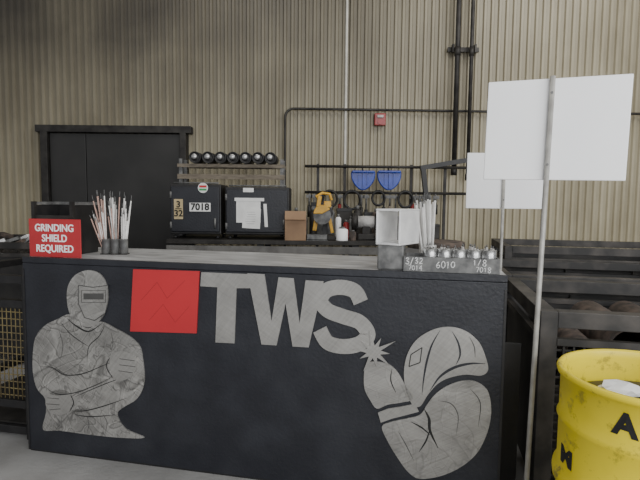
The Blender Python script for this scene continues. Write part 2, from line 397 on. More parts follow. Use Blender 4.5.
def oven(u0,u1,vt,label):
    yf=4.78; a=at_y(u0,238,yf); b=at_y(u1,238,yf); t=at_y((u0+u1)/2,vt,yf).z
    cx=(a.x+b.x)/2; W=b.x-a.x; h=t-BZ
    e=thing('electrode_oven',label,'oven',(cx,yf,BZ))
    part('body',MB().box((0,.2,h/2+.02),(W,.38,h-.04),BLACK2),e,bevel=.01)
    part('door',MB().box((0,0,h/2+.02),(W-.03,.03,h-.09),BLACK),e,bevel=.008)
    for sx in(-1,1):
        for sy in(.05,.35): part('foot',MB().cyl((sx*(W/2-.04),sy,0),(sx*(W/2-.04),sy,.025),.018,BLACK2),e)
    part('handle',MB().cyl((W/2-.05,-.03,h*.2),(W/2-.05,-.03,h*.38),.009,GREY).cyl((W/2-.05,0,h*.22),(W/2-.05,-.03,h*.22),.007,GREY).cyl((W/2-.05,0,h*.36),(W/2-.05,-.03,h*.36),.007,GREY),e)
    for z in(.25,.8): part('hinge',MB().cyl((-W/2+.015,-.015,h*z-.03),(-W/2+.015,-.015,h*z+.03),.01,GREY),e)
    part('top_rail',MB().cyl((-W/2+.03,.05,h+.012),(W/2-.03,.05,h+.012),.008,GREY),e)
    return e,W,h
e,W,h=oven(170,221,184,'black electrode drying oven with a 7018 label')
def sticker(e,x,z,w,hh,txt,size,m=PAPER,ink=INK,name='paper_label',y=-.017,xs=1,off=.0015,line=.8):
    s=part(name,MB().box((x,y-.001,z),(w,.002,hh),m),e,label='label reading '+txt.replace('\n','/') if txt else 'taped white paper sheet')
    if txt:
        t=text_me(txt,size,ink,offset=off,line=line,xscale=xs); part('lettering',t,s,loc=(x,y-.003,z))
    return s
sticker(e,.05,h*.58,.20,.082,'7018',.088,off=.003)
s=sticker(e,-.155,h*.54,.085,.19,'3\n32',.085,TAN,off=.002,line=1.0)
part('fraction_bar',MB().box((-.155,-.0205,h*.54+.004),(.06,.002,.007),INK),s)
part('round_sticker',MB().cyl((0.08,-.02,h*.93),(.08,-.022,h*.93),.048,PAPER,seg=24).box((.08,-.0235,h*.93+.014),(.07,.002,.020),STRED).box((.08,-.0235,h*.93-.016),(.07,.002,.018),GREENM),e,label='round white sticker with red and green bands')
e,W,h=oven(225,289,187,'black electrode drying oven with a paper sheet taped on')
part('paper_label',MB().box((-.08,-.018,h*.94),(.10,.002,.04),PAPER),e)
sticker(e,-.08,h*.54,.23,.22,'',.03)
s=part('paper_sheet',MB().box((-.05,-.021,h*.40),(.17,.002,.19),PAPER,rot=Matrix.Rotation(.05,3,'Y')),e,label='printed white sheet')
mb=MB()
for k in range(6): mb.box((-.05+random.uniform(-.012,.01),-.0225,h*.40+.06-k*.022),(.11+random.uniform(-.04,.01),.001,.003),PRINT)
part('printed_line',mb,s)
part('tape_strip',MB().box((-.07,-.022,h*.52+.12),(.28,.002,.03),PAPER),e)
part('tape_strip',MB().box((.085,-.022,h*.46),(.03,.002,.22),PAPER,rot=Matrix.Rotation(-.06,3,'Y')),e)

# canister rack behind the ovens
ry=5.22
pl=at_y(181,160,ry); pr=at_y(282,160,ry)
e=thing('canister_rack','weathered timber and steel rack for rod canisters','rack',(0,0,0))
z1=at_y(230,165,ry).z; z2=at_y(230,175,ry).z
for x in(pl.x,pr.x): 
    for yy in(ry,ry+.18): part('post',MB().box((x,yy,(z1+.06+BZ)/2),(.035,.035,z1+.06-BZ),GREY),e)
part('front_rail',MB().box(((pl.x+pr.x)/2,ry-.025,z1-.01),(pr.x-pl.x+.06,.02,.035),WOOD),e)
part('lower_rail',MB().box(((pl.x+pr.x)/2,ry-.025,z2-.02),(pr.x-pl.x+.06,.02,.05),WOOD),e)
part('back_rail',MB().box(((pl.x+pr.x)/2,ry+.2,z1-.01),(pr.x-pl.x+.06,.02,.035),WOOD),e)
us=[195,208,220.5,233,245.5,258,270.5]
first=None
for u in us:
    p=at_y(u,157,ry-.06)
    zc=z1+.0075+.062
    if first is None:
        e=thing('rod_canister','dark round rod canister with end cap lying on the rack','canister',(p.x,ry-.06,zc),group='rod canisters on the rack'); first=e
        part('tube',MB().cyl((0,.0,0),(0,.30,.0),.060,BLACK2,seg=24),e)
        q=Matrix.Rotation(math.pi/2,3,'X')
        part('end_cap',MB().lathe([(0,.010),(.028,.010),(.032,.002),(.048,.002),(.050,.014),(.060,.014),(.061,-.0)],BLACK2,axis=q,seg=28),e)
        part('cap_highlight',MB().lathe([(.0,.016),(.026,.016),(.028,.010),(.0,.010)],CELL,axis=q,seg=24,c=(-.008,0,.010)),e,label='pale disc standing in for a highlight on the cap')  # off-centre pale disc paints a highlight on each dark cap
    else: copy_tree(first,(p.x,ry-.06,zc))

# bench items
a=at_y(284,239,4.7); b=at_y(305,239,4.7)
e=thing('cardboard_box','small brown cardboard box with open flap','box',((a.x+b.x)/2+.01,4.71,BZ))
W=b.x-a.x
part('body',MB().box((0,0,.1),(W,.10,.2),CARD),e,bevel=.003)
part('flap',MB().box((0,-.05,.235),(W,.006,.09),CARD,rot=Matrix.Rotation(-.5,3,'X')),e)
p=at_y(322,240,4.85)
e=thing('cutoff_saw','yellow and black upright cut-off saw','saw',(p.x,4.9,BZ))
part('base',MB().box((0,0,.02),(.26,.3,.04),DARK),e,bevel=.006)
part('column',MB().box((.03,.08,.18),(.05,.05,.3),BLACK2),e)
part('motor',MB().cyl((.05,-.04,.26),(.05,.14,.26),.055,BLACK2,seg=20).box((.05,.06,.34),(.07,.14,.06),ORNG),e,bevel=.006)
part('arm',MB().box((-.05,-.02,.25),(.04,.05,.34),ORNG,rot=Matrix.Rotation(.15,3,'Y')).box((.08,-.02,.16),(.03,.05,.2),ORNG,rot=Matrix.Rotation(-.2,3,'Y')),e,bevel=.005)
part('blade_guard',MB().prism([(.0,.25)]+[(.085*math.cos(t*math.pi/12),.085*math.sin(t*math.pi/12)+.25) for t in range(2,13)],-.10,-.05,ORNG),e,bevel=.004)
part('blade',MB().cyl((0,-.085,.23),(0,-.079,.23),.085,GREY,seg=32),e)
part('handle',tube_me([(-.02,0,.37),(-.06,0,.42),(.0,0,.45),(.07,0,.44),(.09,0,.38)],.014,ORNG),e)
def jar(u,y,r,h,m,label,name='spray_can',cap=GREY):
    p=at_y(u,240,y); e=thing(name,label,'can',(p.x,y,BZ))
    part('body',MB().lathe([(0,0),(r,0),(r*1.03,.006),(r,.012),(r,h*.8),(r*.6,h*.88),(0,h*.88)],m,seg=24),e)
    part('cap',MB().cyl((0,0,h*.88),(0,0,h),r*.5,cap,seg=18),e)
jar(342,4.72,.055,.13,WHITE,'short white plastic canister on the bench','canister')
jar(351,5.12,.03,.22,GREY,'grey metal spray can on the bench')
jar(338,5.12,.03,.24,WHITE,'white spray can with grey cap')
jar(385,5.0,.035,.18,DARK,'dark spray can on the bench')
jar(393,5.0,.03,.21,CELL,'silver spray can on the bench')
jar(401,5.05,.03,.22,FIRE,'red spray can on the bench')
jar(304,5.1,.035,.24,GREY,'grey spray can beside the oven')
jar(296,5.2,.035,.30,DARK,'tall dark spray can beside the oven')
jar(410,4.95,.045,.14,DARK,'squat dark paint tin on the bench','paint_tin')
jar(376,5.2,.045,.30,RUST,'tall brown bottle behind the grinder','bottle')
jar(357,5.2,.04,.33,DARK,'tall dark bottle behind the grinder','bottle')
jar(330,5.25,.045,.32,GREY,'tall grey bottle behind the saw','bottle')
jar(313,5.25,.04,.30,DARK,'tall dark bottle behind the saw','bottle')
jar(387,5.22,.05,.28,BLACK2,'large black bottle at the back of the bench','bottle')
jar(346,4.95,.03,.19,FIRE,'small red spray can between the saw and grinder')
jar(353,4.74,.028,.10,RUST,'small brown tin in front of the grinder','paint_tin')
def sbox(u,y,dx,dy,h,m,label):
    p=at_y(u,240,y); e=thing('storage_box',label,'box',(p.x,y,BZ))
    part('tub',MB().box((0,0,h*.45),(dx,dy,h*.9),m),e,bevel=.006); part('lid',MB().box((0,0,h*.93),(dx*1.05,dy*1.05,h*.12),BLACK2),e,bevel=.004)
sbox(371,5.36,.16,.10,.26,GREY,'grey steel storage box at the back of the bench')
sbox(397,5.38,.14,.08,.22,DARK,'dark storage box with black lid')
sbox(344,5.38,.16,.09,.30,DARK,'dark steel storage box behind bottles')
sbox(431,5.1,.14,.14,.15,DARK,'low dark storage box near the vise')
sbox(383,4.71,.09,.06,.09,RUST,'small rusty box in front of the grinder')
sbox(397,4.75,.10,.08,.11,GREY,'small grey box at the bench edge')
sbox(318,5.38,.15,.08,.36,GREY,'tall grey steel box behind the saw')
p=at_y(366,240,4.85)
e=thing('bench_grinder','grey and white bench grinder with two wheels','grinder',(p.x,4.90,BZ))
part('pedestal',MB().box((0,0,.03),(.16,.14,.06),DARK).box((0,0,.09),(.08,.1,.08),DARK),e,bevel=.006)
part('motor',MB().cyl((-.08,0,.17),(.08,0,.17),.06,RODG,seg=24),e)
for s in(-1,1):
    part('wheel',MB().cyl((s*.10,0,.17),(s*.13,0,.17),.075,GREY,seg=28),e)
    part('wheel_guard',MB().lathe([(.086,-.022),(.09,-.02),(.09,.02),(.086,.022)],DARK,c=(s*.115,0,.17),axis=Matrix.Rotation(math.pi/2,3,'Y'),seg=28),e)
part('power_cord',tube_me([(.06,.05,.05),(.10,.02,.02),(.12,-.04,.012),(.08,-.10,.012),(.0,-.11,.012)],.006,BLACK2),e)
p=at_y(418,240,4.8)
e=thing('bench_vise','heavy dark steel bench vise bolted to the bench','vise',(p.x,4.83,BZ))
part('base',MB().lathe([(0,0),(.08,0),(.08,.02),(.05,.04),(.04,.08),(0,.08)],DARK,seg=24),e)
part('fixed_jaw',MB().box((0,.04,.12),(.13,.06,.1),DARK),e,bevel=.008)
part('moving_jaw',MB().box((0,-.06,.12),(.13,.05,.1),DARK),e,bevel=.008)
part('screw',MB().cyl((0,-.14,.10),(0,.02,.10),.014,GREY),e)
part('handle',MB().cyl((-.09,-.13,.10),(.09,-.13,.10),.007,GREY),e)
def coil(u,r,m,label):
    c=wx(u,205,5.715); pts=[]
    for k in range(73):
        t=k/72*2*math.pi*3; rr=r*(1+.06*math.sin(t*1.7)); pts.append((rr*math.cos(t),-.01+.012*math.sin(t*.33),rr*1.15*math.sin(t)))
    solo('cable_coil',tube_me(pts,.010,m),label,'cable',(c.x,5.70,zt2-r*1.15+.02))
coil(352,.09,BLACK2,'black cable coiled and hung on the rack')
coil(405,.08,BLACK2,'black cable coiled and hung on the rack')
coil(330,.08,DARK,'dark grey cable coiled and hung on the rack')
coil(378,.07,BLACK2,'short black cord coiled and hung on the rack')
for k,u in enumerate((309,314,321,340,362,367,385,391,397,414,421,430,438)):
    q=wx(u,205,5.62)
    L=random.uniform(.2,.36)
    e=thing('hand_tool','steel hand tool with dark grip hanging from the rack','tool',(q.x,5.728,zt2-.016),group='hand tools hanging on the rack')
    part('shank',MB().cyl((0,0,-.0),(0,0,-L*.55),.010,GREY,seg=8),e)
    part('grip',MB().cyl((0,0,-L*.5),(0,0,-L),.021,[BLACK2,WOOD,RODG,FIRE,DARK,BLACK2][k%6],seg=10),e)
    part('head',MB().box((0,-.0,-.03),(.07,.02,.035),GREY),e)
e=thing('parts_tray','low grey steel parts tray on the bench','tray',(at_y(316,240,4.69).x+.01,4.71,BZ))
part('pan',MB().box((0,0,.006),(.20,.08,.012),GREY).box((0,-.037,.03),(.20,.006,.05),GREY).box((0,.037,.03),(.20,.006,.05),GREY).box((-.097,0,.03),(.006,.08,.05),GREY).box((.097,0,.03),(.006,.08,.05),GREY),e)
p=at_y(436,241,3.7)
e=thing('round_pedestal_table','round dark steel plate table on a pedestal','table',(p.x,3.7,0))
zz=p.z
part('top_plate',MB().lathe([(0,zz-.05),(.2,zz-.05),(.208,zz-.045),(.208,zz-.005),(.2,zz),(0,zz)],RUST,seg=48),e)
part('pedestal',MB().cyl((0,0,.03),(0,0,zz-.05),.04,DARK),e)
part('base',MB().lathe([(0,0),(.22,0),(.22,.02),(.06,.04),(0,.04)],DARK,seg=40),e)

# ---------------- counter ----------------
CH=1.05
A=at_z(22,257,CH); B=at_z(508,276,CH)
xd=(B-A); xd.z=0; CW=xd.length; xd.normalize(); yaw=math.atan2(xd.y,xd.x); nd=Vector((-xd.y,xd.x,0))
def face(u,v):
    d=ray(u,v); t=(A-CAM).dot(nd)/d.dot(nd); P=CAM+d*t; q=P-A
    return (q.dot(xd),P.z)
def cl(s,y,z=0):
    return Vector((A.x,A.y,0))+xd*s+nd*y+Vector((0,0,z))
CD=.60
C=thing('welding_counter','black steel shop counter with cut-steel letters and welder figures','counter',(A.x,A.y,0),yaw)
part('body',MB().box((CW/2,CD/2,.515),(CW,CD,1.01),BLACK),C,bevel=.004)
part('base_rail',MB().box((CW/2,CD/2,.02),(CW-.01,CD-.01,.04),BLACK2),C,bevel=.003)
for x in(.006,CW-.006): part('edge_weld',MB().box((x,-.001,.5),(.010,.004,.98),BLACK2),C)
part('top_rail',MB().box((CW/2,.014,CH-.014),(CW,.028,.030),BLACK),C,bevel=.003)
part('worktop',MB().box((CW/2,CD/2+.014,CH-.015),(CW-.002,CD-.028,.028),STEELTOP),C,bevel=.002,label='bare grey steel plate worktop')
def px(pts): return [face(*p) for p in pts]
def plate(name,pts,m,label,smooth=0,y0=-.001,th=.007,par=None):
    q=px(pts)
    if smooth: q=smooth_closed(q,smooth)
    return part(name,MB().prism(q,y0,y0-th,m),par or C,label=label)
plate('letter_plate',[(202,272),(253,274),(253,288),(237,288),(235,343),(216,342),(218,287),(201,286)],BRUSH,'ground steel letter T')
plate('letter_plate',[(248,273),(265,274),(272,321),(279,277),(294,278),(300,323),(306,280),(324,281),(309,347),(293,346),(286,303),(277,345),(262,344)],BRUSH,'ground steel letter W',y0=-.0015)
S=smooth_open(px([(361,302),(355,291),(341,287),(327,290),(321,300),(328,310),(343,316),(360,322),(368,334),(360,343),(344,346),(328,342),(320,329)]),10)
SW=(face(345,300)[0]-face(328,300)[0])
part('letter_plate',MB().strip(ribbon(S,SW*.88),-.002,-.009,BRUSH),C,label='ground steel letter S')
rs=plate('square_plate',[(134,269),(200,271),(197,333),(131,331)],RED,'red painted square steel plate')
def thinline(par,p,q,w,y0,y1,m,name='scuff_mark',lab=None):
    a,b=px([p,q]); part(name,MB().strip(ribbon([a,b],w),y0,y1,m),par,label=lab)
for p_,q_ in (((142,300),(158,282)),((158,282),(168,298)),((168,298),(186,280)),((150,320),(164,304)),((164,304),(176,322)),((176,322),(190,306))):
    thinline(rs,p_,q_,.0018,-.0079,-.0083,SCR,'scuff_mark','faint thin scribed line')
st=[];cx,cy=374,351
rad=[24,7,17,7,25,7,16,7,22,7,17,7,24,7,16,7,21,7,17,7]
for k,rr in enumerate(rad):
    t=2*math.pi*k/len(rad)-1.75; st.append((cx+rr*math.cos(t),cy+rr*.9*math.sin(t)))
plate('spark_plate',st,BRUSH,'many pointed star shaped steel spark',y0=-.006)
def slot(par,pts,w=.008,y=-.0081,m=INK,taper=True):
    part('cut_line',MB().strip(ribbon(smooth_open(px(pts),6),w,taper),y,y-.0008,m),par)
def seg(par,p,q,w,y=-.0081,m=INK):
    a,b=px([p,q]); part('cut_line',MB().strip(ribbon([a,b],w),y,y-.0008,m),par)
# ---- standing welder: torso, two crossed forearms with gloves, hood with mask ----
W1=plate('welder_figure_plate',[(46,398),(38,388),(34,372),(34,352),(37,336),(46,325),(58,319),(70,314),(78,322),(90,328),(101,321),(118,329),(132,337),(141,347),(144,362),(145,382),(138,398),(124,407),(118,414),(126,428),(145,437),(120,437),(90,434),(60,430),(44,429),(47,412)],CRUMP,'cut steel torso with folded arms in a jacket',smooth=4)
F1=plate('forearm_plate',[(136,372),(138,388),(126,398),(104,404),(82,408),(66,407),(64,396),(80,391),(100,384),(118,376)],CRUMP,'cut steel forearm folded across the chest',smooth=4,y0=-.0062,th=.004)
F2=plate('forearm_plate',[(40,364),(42,382),(54,394),(72,393),(92,386),(110,377),(120,372),(117,360),(102,364),(82,371),(64,372),(52,364)],CRUMP,'cut steel forearm folded over the other arm',smooth=4,y0=-.0072,th=.004)
G1=plate('glove_plate',[(111,357),(118,351),(128,351),(136,356),(138,366),(133,375),(123,380),(114,376)],BRUSH,'cut steel bulky glove gripping the upper arm',smooth=3,y0=-.0082,th=.004)
G2=plate('glove_plate',[(72,394),(64,389),(53,391),(47,400),(50,410),(60,414),(71,410)],BRUSH,'cut steel bulky glove tucked under the arm',smooth=3,y0=-.0072,th=.004)
for q in((121,358,136,360),(121,364,137,366),(120,370,134,372)): seg(G1,(q[0],q[1]),(q[2],q[3]),.003,-.0123,SG)
for q in((49,397,61,398),(48,403,61,404),(51,409,62,408)): seg(G2,(q[0],q[1]),(q[2],q[3]),.003,-.0113,SG)
slot(G1,[(111,357),(108,366),(114,377)],.005,-.0123); slot(G2,[(72,394),(75,402),(71,411)],.005,-.0113)
slot(F1,[(72,410),(86,410),(106,405),(128,397)],.005,-.0103); slot(F1,[(74,397),(90,390),(112,381),(128,376)],.004,-.0103)
slot(F2,[(42,366),(54,367),(66,374),(84,373),(104,365),(114,361)],.005,-.0113); slot(F2,[(44,384),(58,393),(76,392),(98,384),(116,375)],.004,-.0113)
HD=plate('hood_plate',[(71,314),(68,300),(69,286),(76,275),(88,270),(100,273),(107,283),(109,297),(106,311),(101,320),(90,327),(78,322)],CRUMP,'cut steel welding hood',smooth=4,y0=-.0015)
MK=plate('mask_plate',[(80,285),(94,287),(109,285),(109,300),(106,313),(96,320),(86,317),(80,303)],FIGR,'flat steel face mask with eye opening',y0=-.0082,th=.003,par=HD)
for pts in (((80,285),(94,287)),((94,287),(109,285)),((80,285),(80,303)),((80,303),(86,317)),((86,317),(96,320)),((96,320),(106,313))): seg(MK,pts[0],pts[1],.004,-.0113,SG)
part('eye_opening',MB().prism(px([(85,293),(105,293),(105,299),(85,299)]),-.0113,-.0118,SG),MK,label='dark lens slit')
for pts in (((83,290),(107,290)),((83,302),(107,302)),((83,290),(83,302)),((107,290),(107,302))): seg(MK,pts[0],pts[1],.0025,-.0113,SG)
for pts,w in ([(68,318),(78,326),(90,331),(103,323)],.008),([(62,322),(70,332),(80,340),(90,346)],.004),([(106,325),(100,336),(90,346),(88,362)],.004),([(76,414),(92,416),(118,414)],.005):
    slot(W1,pts,w)
for pts,w in ([(104,414),(108,422),(106,434)],.003),([(60,330),(64,344),(62,358)],.003),([(112,332),(114,342),(112,350)],.003),([(88,416),(90,424),(88,432)],.003):
    slot(W1,pts,w,m=SG)
# ---- leaning welder ----
GL=plate('glove_plate',[(364,378),(365,368),(369,362),(376,361),(384,362),(391,365),(398,372),(405,384),(413,398),(401,402),(388,404),(377,408),(370,399),(365,389)],FIGR,'cut steel raised welding glove',smooth=4)
slot(GL,[(392,368),(391,380),(396,392)],.005)
plate('cuff_plate',[(378,412),(388,408),(401,406),(415,403),(419,411),(404,415),(392,418),(381,422)],BRUSH,'cut steel glove cuff',smooth=0,y0=-.0012)
W2=plate('welder_figure_plate',[(382,426),(392,421),(406,418),(420,414),(427,404),(434,395),(444,387),(458,381),(472,380),(483,385),(489,394),(491,412),(487,432),(477,452),(461,466),(441,475),(420,478),(408,471),(397,456),(388,441)],FIGR,'cut steel sleeve and hunched shoulder of a welder',smooth=4)
HM=plate('helmet_plate',[(411,402),(406,390),(404,372),(407,355),(415,341),(427,332),(441,327),(455,327),(468,332),(479,342),(485,355),(488,369),(481,375),(466,374),(450,377),(438,383),(428,394),(421,405),(415,406)],BRUSH,'cut steel welding helmet tilted towards the spark',smooth=4)
# face shield edge, hood band and brim as cut lines
slot(HM,[(440,330),(432,344),(427,360),(424,376),(422,394)],.009,m=BLACK)
slot(HM,[(430,390),(440,376),(454,367),(470,363),(485,363)],.012,m=BLACK)
slot(HM,[(452,331),(458,342),(460,354),(456,364)],.008,m=BLACK)
slot(HM,[(469,336),(474,346),(475,357)],.004,m=SG)
slot(HM,[(411,354),(422,347)],.004,m=INK,taper=False); slot(HM,[(409,366),(420,362)],.004,m=INK,taper=False); slot(HM,[(411,354),(409,366)],.004,m=INK,taper=False); slot(HM,[(422,347),(420,362)],.004,m=INK,taper=False)
for pts,w in ([(424,408),(429,418),(430,430),(438,447)],.013),([(411,421),(422,427),(430,434)],.007),([(430,428),(426,440),(419,451)],.007): slot(W2,pts,w)
for pts,w in ([(438,400),(451,403),(458,415),(456,434)],.004),([(470,388),(480,402),(478,426)],.004),([(398,430),(406,444),(414,460)],.004): slot(W2,pts,w,m=SG)

# red sign on counter
p0=face(27,258); p1=face(79,258); pt=face(27,219)
e=thing('safety_sign','red sign with white letters reading grinding shield required','sign',tuple(cl((p0[0]+p1[0])/2-.012,.035,CH+.001)),yaw)
sw=p1[0]-p0[0]; sh=pt[1]-CH
part('board',MB().box((0,0,sh/2),(sw,.006,sh),SIGNRED),e,bevel=.002)
part('foot_bracket',MB().box((0,.02,.002),(.08,.04,.004),GREY).box((0,.006,.03),(.08,.004,.06),GREY),e)
t=text_me('GRINDING\nSHIELD\nREQUIRED',sh*.265,WHITE,offset=.0010,line=1.02,xscale=.90); part('lettering',t,e,loc=(0,-.0045,sh/2-.002),label='white printed capital letters')
g=at_z(66,253,CH)
e=thing('grinding_shield','black steel three sided grinding shield','shield',(g.x-.0,g.y+.02,CH),yaw)
part('back_panel',MB().box((0,.09,.135),(.24,.006,.27),BLACK2),e)
part('side_panel',MB().box((-.12,0,.135),(.006,.2,.27),BLACK2),e)
part('side_panel',MB().box((.12,0,.135),(.006,.2,.27),BLACK2),e)
for x in(-.12,.12):
    part('post',MB().box((x,-.105,.145),(.02,.02,.29),DARK),e)
    part('edge_rail',MB().box((x,0,.28),(.02,.2,.016),GREY),e)
part('edge_rail',MB().box((0,.09,.28),(.22,.02,.016),GREY),e)
part('cross_rail',MB().box((0,-.105,.20),(.22,.012,.03),DARK),e)
part('front_panel',MB().box((0,-.105,.09),(.22,.006,.17),BLACK2),e)

rod_me={}
def rodmesh(m,key,r=.0035):
    if key in rod_me: return rod_me[key]
    mb=MB(); mb.cyl((0,0,0),(0,0,.28),r,m,seg=7); mb.cyl((0,0,.28),(0,0,.31),r*.5,GREY,seg=6)
    rod_me[key]=mb.mesh('welding_electrode'); return rod_me[key]
def rod(base,tilt,az,m,key,label,group,scale=1,r=.0035):
    o=bpy.data.objects.new('welding_electrode',rodmesh(m,key,r)); COL.objects.link(o)
    o.location=base; o.rotation_mode='QUATERNION'
    d=Vector((math.sin(tilt)*math.cos(az),math.sin(tilt)*math.sin(az),math.cos(tilt)))
    o.rotation_quaternion=d.to_track_quat('Z','Y'); o.scale=(1,1,scale)
    o['label']=label; o['category']='electrode'; o['group']=group
first=None
for k,u in enumerate((106,115,124)):
    loc=at_z(u,254,CH)
    if first is None:
        e=thing('electrode_tube','short dark steel tube standing on the counter','tube',loc,group='electrode tubes on the counter'); first=e
        part('sleeve',MB().lathe([(.0,.004),(.018,.004),(.018,.085),(.023,.085),(.023,0),(0,0)],GREY,seg=20),e)
        part('base_plate',MB().box((0,0,.002),(.046,.046,.004),DARK),e)
    else: copy_tree(first,loc)
    m,key,lab=[(RODP,'p','copper brown welding electrode in a tube'),(RODG,'g','grey welding electrode in a tube'),(RODW,'w','white coated welding electrode in a tube')][k]
    for j in range(22):
        az=random.uniform(0,6.28); t=random.uniform(.02,.14); mm,kk,ll=m,key,lab
        if k==0: az=math.pi+random.uniform(-.9,.9); t=random.uniform(.0,.34)
        if k==2: az=random.uniform(-.9,.9); t=random.uniform(0,.18)
        if k==0 and j%3==0 or k==1 and j%3==0: mm,kk,ll=RODW,'w','white coated welding electrode in a tube'
        if k==1 and j%4==1: mm,kk,ll=RODP,'p','copper brown welding electrode in a tube'
        rod(loc+Vector((random.uniform(-.010,.010),random.uniform(-.010,.010),.006)),t,az,mm,kk,ll,'loose electrodes in tubes',random.uniform(.60,1.14),.0034)

s0,z0=face(376,273); s1,_=face(403,273)
bw=s1-s0; sc=(s0+s1)/2
e=solo('steel_block',MB().box((0,0,.055),(bw,.2,.11),GREY),'rough grey steel block on the counter','block',tuple(cl(sc,.14,CH+.001)),yaw,bevel=.008)
TH=.165
mb=MB(); t=.010; W_=bw*1.05; Ln=.20
for (x,z,wx_,hz) in((0,t/2,W_,t),(0,TH-t/2,W_,t),(-W_/2+t/2,TH/2,t,TH-2*t),(W_/2-t/2,TH/2,t,TH-2*t)): mb.box((x,0,z),(wx_,Ln,hz),SILVER)
solo('square_tube',mb,'short open length of shiny aluminium square tube','tube',tuple(cl(sc+.025,.15,CH+.111)),yaw-.42,bevel=.003)

loc=at_z(425,258,CH)
loc=cl((loc-Vector((A.x,A.y,CH))).dot(xd)+.012,.40,CH)
e=thing('electrode_tube','steel cup holding a bundle of white electrodes','tube',loc)
part('sleeve',MB().lathe([(.0,.004),(.040,.004),(.040,.09),(.044,.09),(.044,0),(0,0)],CELL,seg=24),e)
part('base_plate',MB().box((0,0,.002),(.09,.09,.004),DARK),e)
for j in range(28):
    q=random.uniform(-1,1)
    rod(loc+Vector((q*.026,random.uniform(-.024,.024),.006)),abs(q*.5-.25)*.20+.01,(math.pi if q<.5 else 0)+random.uniform(-.6,.6),RODW,'wt','white coated welding electrode in the bundle','white electrodes in the cup',random.uniform(.95,1.14),.0055)

s0,_=face(403,274); s1=CW-.03
RW=s1-s0
e=thing('electrode_rack','grey steel electrode rack with chalked sizes on the front','rack',tuple(cl((s0+s1)/2,.03,CH+.001)),yaw)
RH=.065
part('front_panel',MB().box((0,0,RH/2),(RW,.006,RH),GREY),e)
part('floor_plate',MB().box((0,.09,.003),(RW,.17,.006),GREY),e)
part('back_panel',MB().box((0,.175,RH/2),(RW,.006,RH),GREY),e)
for s in(-1,1): part('end_panel',MB().box((s*(RW/2-.003),.09,RH/2),(.006,.17,RH),GREY),e)
for x,zc,tx,sz,sd in((-RW*.38,.047,'3/32',.026,1),(-RW*.37,.016,'7014',.020,2),(-.02,.034,'6010',.027,3),(RW*.30,.048,'1/8',.025,4),(RW*.34,.017,'7018',.021,5)):
    part('chalk_lettering',chalk(tx,sz,sd),e,loc=(x,-.0036,zc),label='hand written chalk '+tx)
for k in range(5):
    x=-RW/2+.115+k*(RW-.155)/4
    base=cl((s0+s1)/2+x,.09,CH+.007)
    c=thing('electrode_canister','short round steel tube holding electrode stubs','tube',tuple(base),yaw,group='round tubes in the rack')
    part('sleeve',MB().lathe([(0,.004),(.029,.004),(.029,.092),(.031,.094),(.034,.092),(.034,.0),(0,0)],SHINY,seg=28),c)
    for j in range(9):
        b=base+Vector(((j%3-1)*.014,(j//3-1)*.014,.002))
        rod(b,random.uniform(0,.03),random.uniform(0,6),RODG,'g2','grey electrode stub in a rack tube','electrode stubs in the rack',random.uniform(.29,.38),.0048)

# ---------------- right side bins ----------------
def bin_(corner,yw,w,d,h,label,gap=.05,slat=False,t=.05):
    e=thing('scrap_bin',label,'bin',tuple(corner),yw)
    for x in(t/2,w-t/2):
        for y in(t/2,d-t/2): part('post',MB().box((x,y,h/2),(t,t,h),BINM),e,bevel=.003)
    for y in(t/2,d-t/2): part('top_rail',MB().box((w/2,y,h-t/2),(w-2*t,t,t),BINM),e,bevel=.003)
    for x in(t/2,w-t/2): part('top_rail',MB().box((x,d/2,h-t/2),(t,d-2*t,t),BINM),e,bevel=.003)
    ph=h-t-gap-.1
    for y in(.012,d-.012):
        mb=MB(); mb.box((w/2,y,.1+ph),(w-2*t,.03,.03),BINM)
        if slat and y<.1:
            for k in range(int((w-2*t)/.04)): mb.box((t+.03+k*.04,y,.1+ph/2),(.008,.008,ph),BINM)
            for k in range(int(ph/.04)): mb.box((w/2,y+.008,.13+k*.04),(w-2*t,.008,.008),BINM)
        else: mb.box((w/2,y,.1+ph/2),(w-2*t,.006,ph),BINP)
        part('side_panel',mb,e)
    for x in(.012,w-.012): part('side_panel',MB().box((x,d/2,.1+ph/2),(.006,d-2*t,ph),BINP).box((x,d/2,.1+ph),(.03,d-2*t,.03),BINM),e)
    if not slat:
        for x in(w*.33,w*.66): part('stiffener',MB().box((x,-.005,.1+ph/2),(.05,.03,ph),BINM),e)
    part('bottom_plate',MB().box((w/2,d/2,.11),(w-.03,d-.03,.01),RUST),e)
    return e
byaw=yaw
bd=Vector((math.cos(byaw),math.sin(byaw),0)); bn=Vector((-bd.y,bd.x,0))
c1=at_z(541,311,.9); c1.z=0
bin_(c1,byaw,1.3,.98,.9,'worn steel scrap bin with a mesh front panel',gap=.06,slat=True,t=.07)
c2=c1+bn*1.10; bin_(c2,byaw,1.3,.95,.90,'worn steel scrap bin holding pipes behind another bin',t=.06)
c3=c2+bn*1.02+bd*.16; bin_(c3,byaw,1.5,.9,1.0,'worn steel scrap bin standing close to the wall',t=.06)
def pipe(p,dirv,L,r,label,m=RUST):
    p=Vector(p); d=Vector(dirv).normalized()
    q=d.to_track_quat('Z','Y').to_matrix()
    solo('pipe_offcut',MB().lathe([(r*.88,0),(r,0),(r,L),(r*.88,L),(r*.88,0)],m,axis=q,seg=24),label,'pipe',tuple(p),group='pipe offcuts in the bins')
def bl(c,x,y,z): return c+bd*x+bn*y+Vector((0,0,z))
